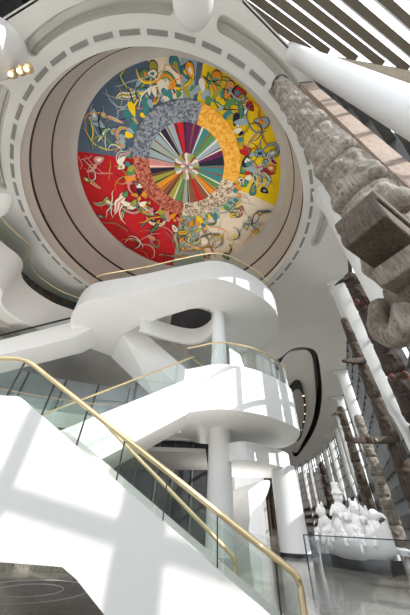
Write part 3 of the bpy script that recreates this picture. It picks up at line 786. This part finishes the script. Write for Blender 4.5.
for yy in (YN + .07, YFAR + .07):
    if yy < 4:
        x0 = R0_.x
        pts = [Vector((-8, yy, R1_.z)), Vector((R1_.x - .12, yy, R1_.z)), Vector((R1_.x + .02, yy, R1_.z - .03)), Vector((R1_.x + .14, yy, rz(R1_.x + .14)))]
        pts += [Vector((x0 - .03, yy, rz(x0 - .03))), Vector((x0, yy, rz(x0) - .02)), Vector((x0 + .01, yy, rz(x0) - .07)), Vector((x0 + .012, yy, 0))]
    else:
        e0, e1 = at(92, 410, Y=YFAR + .07), at(234, 557, Y=YFAR + .07)
        pts = [e0, e1 - Vector((.03, 0, -.02)), e1 + Vector((.005, 0, -.03)), e1 + Vector((.012, 0, -.08)), Vector((e1.x + .012, yy, 0))]
    mb = MB(); mb.tube(pts, 0.031, 10); mb.build('handrail', BRASS, nt_)

# ================================================================== POLES
def carved_pole(name, label, x, y, Z, r0, r1, face, seed, m, grid=(64, 150), z0=0.0, lobes=1.0, fig=(.12, .2)):
    """tall carved trunk: stacked creature figures with brows, eyes, snouts and folded limbs"""
    o = thing(name, label, 'carved pole', (x, y, z0), None)
    R = random.Random(seed); nt, nz = grid
    segs = []; z = 0.0
    while z < 1:
        h = R.uniform(*fig); segs.append((z, min(1, z + h), R.random())); z += h
    rings = []
    for j in range(nz + 1):
        t = j / nz; rr = r0 + (r1 - r0) * t; rg = []
        s = next((q for q in segs if q[0] <= t <= q[1]), segs[-1]); u = (t - s[0]) / max(1e-6, s[1] - s[0]); k = s[2]
        for i in range(nt):
            th = 2 * pi * i / nt; a = (th - face + pi) % (2 * pi) - pi
            g = lambda a0, u0, sa, su: exp(-((a - a0) / sa) ** 2 - ((u - u0) / su) ** 2)
            e = 0.0
            e -= 0.22 * exp(-(min(u, 1 - u) / 0.035) ** 2)                    # waist between figures
            e += 0.26 * (g(0.55, 0.78, 0.28, 0.07) + g(-0.55, 0.78, 0.28, 0.07))    # eyes
            e += 0.20 * (g(0.6, 0.88, 0.5, 0.04) + g(-0.6, 0.88, 0.5, 0.04))        # brows
            e += 0.42 * g(0, 0.66 + 0.06 * k, 0.3, 0.10)                       # snout
            e -= 0.16 * g(0, 0.53, 0.75, 0.022)                                 # mouth
            e += 0.26 * g(0, 0.47, 0.6, 0.05)                                   # chin
            for sg in (-1, 1):
                e += 0.24 * g(sg * 0.95, 0.30 + 0.05 * sg * k, 0.22, 0.17)        # arms
                e += 0.22 * g(sg * 0.42, 0.34, 0.2, 0.06)                        # hands
                e += 0.26 * g(sg * 0.75, 0.13, 0.36, 0.08)                       # knees
            e += 0.05 * noise.noise((cos(th) * 2, sin(th) * 2, t * Z * 1.2 + seed)) + 0.02 * noise.noise((cos(th) * 9, sin(th) * 9, t * Z * 1.5))
            q = rr * (1 + e * lobes)
            rg.append((x + q * cos(th), y + q * sin(th), z0 + Z * t))
        rings.append(rg)
    mb = MB(); mb.loft(rings); mb.build('trunk', m, o, smooth=70)
    return o
def snout(parent, base, d, L, w, h, m, up=Vector((0, 0, 1)), droop=0.0, name='beak', tip=0.5):
    base = Vector(base); d = Vector(d).normalized(); side = d.cross(up).normalized(); u = side.cross(d); rings = []
    for k in range(9):
        t = k / 8; c = base + d * (L * t) - u * (droop * t * t); s = 1 - (1 - tip) * t ** 1.3
        ww, hh = w * s / 2, h * s / 2; rings.append([])
        for q in range(16):
            a = 2 * pi * q / 16; ca, sa = cos(a), sin(a); ex = 0.45
            rings[-1].append(c + side * (ww * abs(ca) ** ex * (1 if ca > 0 else -1)) + u * (hh * abs(sa) ** ex * (1 if sa > 0 else -1)))
    mb = MB(); mb.loft(rings); return mb.build(name, m, parent, smooth=45)

# near weathered pole
PX, PY = 2.86, 2.22; PZ = 15.3
face1 = atan2(-0.55, -0.85)
P1 = carved_pole('totem_pole', 'tallest weathered grey carved pole, close by at upper right, with a square-ended snout', PX, PY, PZ, 0.55, 0.33, face1, 5, GREYWOOD, grid=(110, 380), lobes=0.85, fig=(.085, .13))
mb = MB(); mb.lathe([(0.33, PZ - .12), (0.37, PZ - .12), (0.37, PZ + .22), (0.28, PZ + .22), (0.28, PZ)], (PX, PY, 0), 40); mb.build('metal_collar', BLACK, P1)
# square snout
cs = at(371.5, 234, Y=1.72); mo_ = Vector((PX, PY, cs.z))
dirs = (cs - mo_); dirs.z = 0; dl = dirs.length; dirs.normalize()
def blocky(name, c, dx, L, w, h, m, tilt=0.0):
    dx = Vector(dx).normalized(); side = Vector((-dx.y, dx.x, 0)); up = Vector((0, 0, 1)); ax = (dx * cos(tilt) + up * sin(tilt), side, up * cos(tilt) - dx * sin(tilt))
    q = MB(); q.box(c, (L, w, h), axes=ax); o = q.build(name, m, P1, smooth=0)
    bv = o.modifiers.new('edge', 'BEVEL'); bv.width = 0.03; bv.segments = 3
    sd = o.modifiers.new('wear', 'SUBSURF'); sd.levels = 0; sd.render_levels = 0
    return o
blocky('snout', mo_ + dirs * (dl * 0.62), dirs, dl * 1.15, 0.50, 0.46, SNOUTWOOD, 0.12)
blocky('upper_lip', mo_ + dirs * (dl * 0.60) + Vector((0, 0, .34)), dirs, dl * 1.0, 0.58, 0.24, SNOUTWOOD, 0.12)
blocky('lower_jaw', mo_ + dirs * (dl * 0.42) - Vector((0, 0, .42)), dirs, dl * 0.9, 0.50, 0.26, GREYWOOD, -0.1)
for s in (-1, 1):
    side = Vector((-dirs.y, dirs.x, 0)) * s
    q = MB(); c = mo_ + dirs * 0.5 + side * 0.36 + Vector((0, 0, .75)); q.ball(c, (0.16, 0.16, 0.22)); q.build('eye', GREYWOOD, P1)
    pts = [mo_ + side * .6 + dirs * .1 + Vector((0, 0, -.3)), mo_ + side * .62 + dirs * .4 + Vector((0, 0, -.75)), mo_ + side * .4 + dirs * .66 + Vector((0, 0, -1.1)), mo_ + side * .22 + dirs * .66 + Vector((0, 0, -.8))]
    q = MB(); q.tube(crom(pts, 6), [0.16 - 0.003 * k for k in range(19)], 12); q.build('foreleg', GREYWOOD, P1)
# brown post beside it
bpst = thing('timber_post', 'square brown timber post beside the tallest grey pole', 'post', (4.42, 2.45, 0))
mb = MB(); mb.box((4.42, 2.5, 8.6), (0.56, 0.34, 17.2), -.09); mb.build('post_body', PLANK, bpst)
mb = MB(); mb.box((4.42, 2.5, 17.25), (0.6, 0.38, 0.1), -.09); mb.build('post_cap', BROWNWOOD, bpst)

# dark painted pole
ptop = at(350, 277, Z=11.6)
P2 = carved_pole('totem_pole', 'dark carved pole with red painted faces, seen just below the square snout', ptop.x, ptop.y, 11.4, 0.46, 0.34, atan2(-.8, -.6), 11, REDWOOD, grid=(64, 200), lobes=1.0)
fd = Vector((-.6, -.8, 0)).normalized()
snout(P2, Vector((ptop.x, ptop.y, 11.3)) + fd * .2, Vector((-.95, .1, 0)), 1.0, 0.26, 0.3, REDWOOD, droop=.5, tip=.15)
mb = MB(); mb.ball((ptop.x, ptop.y, 11.4), (.38, .38, .4)); mb.build('head', REDWOOD, P2)
sd = Vector((fd.y, -fd.x, 0))
for z in (9.6, 7.6, 5.6):
    for s in (-1, 1):
        c = Vector((ptop.x, ptop.y, z)) + fd * 0.36 + sd * s * .22
        q = MB(); q.ball(c, (.12, .12, .2), RED); q.ball(c + fd * .04, (.095, .095, .15), REDWOOD); q.build('eye', None, P2)

# brown pole with two long beaks
b3 = at(402, 470, Y=14.0)
P3 = carved_pole('totem_pole', 'brown carved pole with two long straight beaks pointing left', 9.75, 14.0, 12.2, 0.42, 0.24, atan2(-.8, -.6), 17, BROWNWOOD, grid=(64, 200), lobes=0.9)
zb = at(367, 361, Y=13.8).z
snout(P3, (9.75, 13.85, zb), at(343, 361, Y=13.2) - Vector((9.75, 13.85, zb)), (at(343, 361, Y=13.2) - Vector((9.75, 13.85, zb))).length, .34, .42, BROWNWOOD, tip=.4)
zb2 = at(394, 440, Y=13.7); e2 = at(352.5, 440.5, Y=13.2)
ob = snout(P3, zb2, e2 - zb2, (e2 - zb2).length, .2, .34, BROWNWOOD, tip=.75)
q = MB(); c = zb2.lerp(e2, .47) + Vector((0, -.1, 0)); q.tube([c + Vector((0, .02, 0)), c + Vector((0, -.06, 0))], .07, 12); q.build('nostril', PALEP, P3)

def far_pole(label, px, py, Y, m, seed, beak, r=.36, z_top=None):
    p = at(px, py, Y=Y)
    o = carved_pole('totem_pole', label, p.x, p.y, p.z, r, r * .75, atan2(-.8, -.6), seed, m, grid=(40, 110))
    if beak: snout(o, (p.x, p.y, p.z - .2), Vector((-.9, -.3, 0)), beak, .4, .45, m, droop=.45, tip=.2)
    q = MB(); q.ball((p.x, p.y, p.z), (r * .8, r * .8, r * 1.1)); q.build('head', m, o)
    return o
far_pole('brown pole topped by a hook-beaked bird, before the middle paddle columns', 341, 411, 25, BROWNWOOD, 23, 1.3, .42)
far_pole('pale brown carved pole seen just left of the pole with two beaks', 359, 421, 21, GREYWOOD, 29, 0, .44)
far_pole('short dark carved pole rising above the right side of the white sculpture', 353, 452, 29, REDWOOD, 31, 0, .5)
far_pole('slim dark carved pole left of the white sculpture', 322, 466, 50, REDWOOD, 37, 0, .6)

# ================================================================== SCULPTURE
def remeshed(mb, name, parent, m, vox):
    o = mb.build('tmp', m, parent); r = o.modifiers.new('r', 'REMESH'); r.mode = 'VOXEL'; r.voxel_size = vox; r.use_smooth_shade = True
    s = o.modifiers.new('s', 'SMOOTH'); s.iterations = 3
    dg = bpy.context.evaluated_depsgraph_get(); me = bpy.data.meshes.new_from_object(o.evaluated_get(dg))
    me.name = name; old = o.data; o.modifiers.clear(); o.data = me; bpy.data.meshes.remove(old); o.name = name
    if not me.materials: me.materials.append(m)
    return o
SC = Vector((5.3, 11.4, 0)); st = thing('sculpture', 'white plaster sculpture of a canoe crowded with carved passengers on the hall floor', 'sculpture', SC)
ax = Vector((0.5, -0.866, 0)).normalized(); sx = Vector((-ax.y, ax.x, 0))       # ax: towards the prow
def loc(u, v, z): return SC + ax * u + sx * v + Vector((0, 0, z))
# hull
mb = MB(); rings = []
for k in range(25):
    t = -1 + 2 * k / 24; u = 1.8 * t; w = 0.95 * (1 - abs(t) ** 2.6) + 0.05; top = 0.98 + 0.75 * abs(t) ** 3; bot = 0.22 + 0.45 * abs(t) ** 4
    rg = []
    for j in range(13):
        a = pi * j / 12; rg.append(loc(u, -w * cos(a) * (1 if abs(cos(a)) > .2 else 1), top - (top - bot) * sin(a) ** 1.25))
    for j in range(13):
        a = pi * (12 - j) / 12; rg.append(loc(u, -(w - .09 if w > .12 else w * .5) * cos(a), top - (top - bot) * 0.8 * sin(a) ** 1.25))
    rings.append(rg)
mb.loft(rings); mb.build('canoe_hull', PLASTER, st, smooth=50)
mb = MB(); mb.prism([loc(-1.7, -.5, 0).xy, loc(1.6, -.5, 0).xy, loc(1.6, .5, 0).xy, loc(-1.7, .5, 0).xy], 0.0, 0.42); mb.build('plinth', STEEL, st)
def limb(mb, pts, r0, r1):
    p = crom(pts, 5); mb.tube(p, [r0 + (r1 - r0) * i / (len(p) - 1) for i in range(len(p))], 10)
def passenger(u, v, zs, h, look, R, hat=0, beak=0, ears=0):
    mb = MB(); b = loc(u * .95, v * 1.05, zs * 1.12); f = (ax * look[0] + sx * look[1]).normalized(); s = Vector((-f.y, f.x, 0)); U = Vector((0, 0, 1))
    mb.ball(b + U * .22 * h, (.26 * h, .26 * h, .26 * h)); mb.ball(b + U * .5 * h + f * .05, (.25 * h, .25 * h, .33 * h))
    hd = b + U * .95 * h + f * .12; mb.tube([b + U * .6 * h, hd], [.15 * h, .12 * h], 10); mb.ball(hd, (.19 * h, .19 * h, .22 * h))
    for q in (-1, 1):
        mb.ball(hd + f * .15 * h + s * q * .08 * h + U * .05 * h, .045 * h)
        limb(mb, [b + U * .66 * h + s * q * .22 * h, b + U * .42 * h + s * q * .38 * h + f * .1 * h, b + U * .36 * h + s * q * .2 * h + f * .38 * h], .10 * h, .06 * h)
        limb(mb, [b + U * .18 * h + s * q * .15 * h, b + U * .34 * h + s * q * .26 * h + f * .3 * h, b + U * .02 * h + s * q * .2 * h + f * .38 * h], .13 * h, .08 * h)
        if ears: mb.ball(hd + U * .2 * h + s * q * .12 * h, (.06 * h, .06 * h, .12 * h))
    if beak: limb(mb, [hd + f * .1 * h, hd + f * .32 * h, hd + f * .48 * h - U * .14 * h], .12 * h, .03 * h)
    else: mb.ball(hd + f * .17 * h - U * .06 * h, (.08 * h, .08 * h, .07 * h))
    if hat: mb.lathe([(.24 * h, .1 * h), (.2 * h, .2 * h), (.17 * h, .24 * h), (.16 * h, .46 * h), (.12 * h, .5 * h)], hd, 16)
    return remeshed(mb, 'passenger', st, PLASTER, 0.035)
passenger(-0.35, -0.15, 1.25, 1.25, (1, -.2), 1, hat=1)
passenger(0.45, -0.1, .85, 1.25, (1, -.5), 2, ears=1)
passenger(1.15, 0.1, .75, 1.1, (1, .1), 3, beak=1)
passenger(0.5, 0.45, .75, 1.15, (.3, 1), 4, ears=1)
passenger(-0.3, -0.45, .75, 1.2, (.2, -1), 5, beak=1)
passenger(-0.8, 0.35, .8, 1.3, (-.3, 1), 6)
passenger(-1.2, -0.35, .75, 1.25, (-.3, -1), 7, ears=1)
passenger(0.3, -0.5, .68, 1.05, (.4, -1), 8)
passenger(1.0, -0.35, .7, 0.95, (.6, -1), 9, beak=1)
passenger(-0.9, -0.5, .66, 0.95, (-.2, -1), 10)
for u, v in ((0.75, -.8), (-.75, -.8)):
    mb = MB(); a, b = loc(u, v + .2, 1.3), loc(u + .12, v - .1, 0.72); mb.tube([a, b], .03, 8); mb.ball(b, (.06, .04, .14)); mb.build('paddle', PLASTER, st)
for u in (-1.45, 1.5):
    mb = MB(); limb(mb, [loc(u, 0, 1.05), loc(u * 1.12, 0, 1.35), loc(u * 1.05, 0, 1.62)], .2, .08); mb.build('end_figure', PLASTER, st, smooth=70)

st.scale = (.72, .72, .72)
# white reading rails and dark bench near it
bt_ = thing('white_bench', 'low white bench of two slanting bars right of the sculpture', 'bench', (6.3, 10.6, 0))
for k in range(2):
    a, b = at(392 + k * 5, 540 - k * 5, Y=13 - k * .4), at(411 + k * 7, 570 - k * 5, Y=10.8 - k * .3)
    a.z = b.z = 0.45
    mb = MB(); mb.beam(a, b, .22, .12); mb.build('seat_bar', WHITE, bt_)
    for q in (a.lerp(b, .06), a.lerp(b, .94)):
        mb = MB(); mb.box((q.x, q.y, .195), (.1, .1, .39)); mb.build('leg', WHITE, bt_)
ch = thing('angular_bench', 'black angular bench on the floor just right of the column foot', 'bench', at(308, 557, Z=0))
c0 = at(308, 557, Z=0)
mb = MB(); mb.extrude([c0 + Vector(q) for q in ((-.7, 0, .62), (.3, 0, .82), (.45, 0, .72), (.2, 0, .62), (.5, 0, .1), (.5, 0, 0), (.25, 0, 0), (-.05, 0, .5), (-.7, 0, .5))], (.25, .9, 0)); mb.build('frame', DARK, ch, smooth=0)
mb = MB(); mb.box(c0 + Vector((-.15, .45, .70)), (.8, .8, .1)); mb.build('cushion', DARK, ch)
mb = MB(); mb.box(c0 + Vector((-.5, .45, .25)), (.12, .8, .5)); mb.build('leg', DARK, ch)
# barrier cable
bc = thing('glass_barrier', 'low clear glass barrier with a thin dark top rail before the sculpture', 'barrier', (3.4, 9.4, 0))
a, b = at(302, 526, Y=10.9), at(450, 574, Y=8.6)
a.z = b.z = 0.8
mb = MB(); mb.beam(a, b, .025, .025); mb.build('rail', STEEL, bc)
mb = MB(); mb.extrude([a, b, Vector((b.x, b.y, 0.0)), Vector((a.x, a.y, 0.0))], (0, .015, 0)); mb.build('pane', WGLASS, bc, smooth=0)
for q in (a, b):
    mb = MB(); mb.box((q.x, q.y, .4), (.03, .03, .8)); mb.build('post', STEEL, bc)
# granite curb seen under the stair
mb = MB(); p0 = at(-40, 568, Z=0); p1 = at(64, 571, Z=0)
mb.box(((p0.x + p1.x) / 2, p0.y + .2, .06), (p1.x - p0.x + .6, .5, .12)); struct(mb, 'trim_3', plain('speckled granite', (0.30, .27, .22), .5, var=.5, scale=25))
# incised circles in the floor
mb = MB(); c0 = at(30, 590, Z=0)
for r in (.55, 1.0): mb.tube([c0 + Vector((r * cos(q), r * sin(q), .001)) for q in [2 * pi * k / 48 for k in range(48)]], .006, 5, closed=True)
struct(mb, 'trim_4', GREYW)

# ================================================================== LIGHT
sp_ = bpy.data.lights.new('sculpture_fill', 'SPOT'); sp_.energy = 2600; sp_.spot_size = radians(28); sp_.spot_blend = .6; sp_.shadow_soft_size = .15  # added fill spot to whiten the sculpture, not a fitted lamp
so = bpy.data.objects.new('sculpture_fill', sp_); COL.objects.link(so); so.location = (3.6, 3.2, 12); so.rotation_euler = (Vector((5.3, 11.2, 1.2)) - so.location).to_track_quat('-Z', 'Y').to_euler()
for x, y, z, e in ((-5, 8.2, .5, 500), (-9, 12.5, .5, 600), (-1.5, 8.5, .5, 350), (-14, 13, .5, 600), (2.2, 17.5, .4, 250)):      # added fill spots that brighten the stair undersides, no fitted lamps
    pl_ = bpy.data.lights.new('stair_fill', 'SPOT'); pl_.energy = e * 2.1; pl_.spot_size = radians(150); pl_.spot_blend = 1; pl_.shadow_soft_size = .6; pl_.color = (1, .97, .93)
    po = bpy.data.objects.new('stair_fill', pl_); COL.objects.link(po); po.location = (x, y, z); po.rotation_euler = (pi, 0, 0)
for k in range(10):                     # spotlights tucked on the ledge of the opening, aimed up at the mural
    a = 2 * pi * k / 10; p = Vector((-3.1 + 9.75 * cos(a), 11.42 + 9.75 * sin(a), 18.9))
    sp_ = bpy.data.lights.new('mural_lamp', 'SPOT'); sp_.energy = 520; sp_.spot_size = radians(110); sp_.spot_blend = 1; sp_.shadow_soft_size = .3; sp_.color = (1, .93, .84)
    so = bpy.data.objects.new('mural_lamp', sp_); COL.objects.link(so); so.location = p
    so.rotation_euler = (Vector((P_[0][0], P_[0][1], ZM)) - p).to_track_quat('-Z', 'Y').to_euler()
w = bpy.data.worlds.new('sky'); scene.world = w; w.use_nodes = True; nt = w.node_tree; bg = nt.nodes['Background']
tc = N(nt, 'ShaderNodeTexCoord'); sp = N(nt, 'ShaderNodeSeparateXYZ'); nt.links.new(tc.outputs['Generated'], sp.inputs[0])
nz = N(nt, 'ShaderNodeTexNoise'); nz.inputs['Scale'].default_value = 3; nz.inputs['Detail'].default_value = 6; nt.links.new(tc.outputs['Generated'], nz.inputs['Vector'])
r = ramp(nt, [(0.4, (0.78, 0.86, 0.96)), (0.62, (1.0, 0.99, 0.97))]); nt.links.new(nz.outputs['Fac'], r.inputs['Fac']); nt.links.new(r.outputs['Color'], bg.inputs['Color'])
bg.inputs['Strength'].default_value = 2.9
SUN = Vector((0.64, -0.53, 0.55)).normalized()
l = bpy.data.lights.new('sun', 'SUN'); l.energy = 4.2; l.angle = radians(0.15); l.color = (1, 0.97, 0.92)
lo_ = bpy.data.objects.new('sun', l); COL.objects.link(lo_); lo_.rotation_euler = SUN.to_track_quat('Z', 'Y').to_euler(); lo_.location = (20, -30, 40)

for o in list(scene.objects):
    if '_o' in o: del o['_o']
scene.view_settings.view_transform = 'Standard'; scene.view_settings.look = 'None'; scene.view_settings.gamma = 1
scene.view_settings.exposure = 0.1
cy = scene.cycles
cy.max_bounces = 14; cy.diffuse_bounces = 8; cy.transparent_max_bounces = 24; cy.glossy_bounces = 4; cy.use_denoising = True
cy.sample_clamp_indirect = 6; cy.caustics_reflective = False; cy.caustics_refractive = False
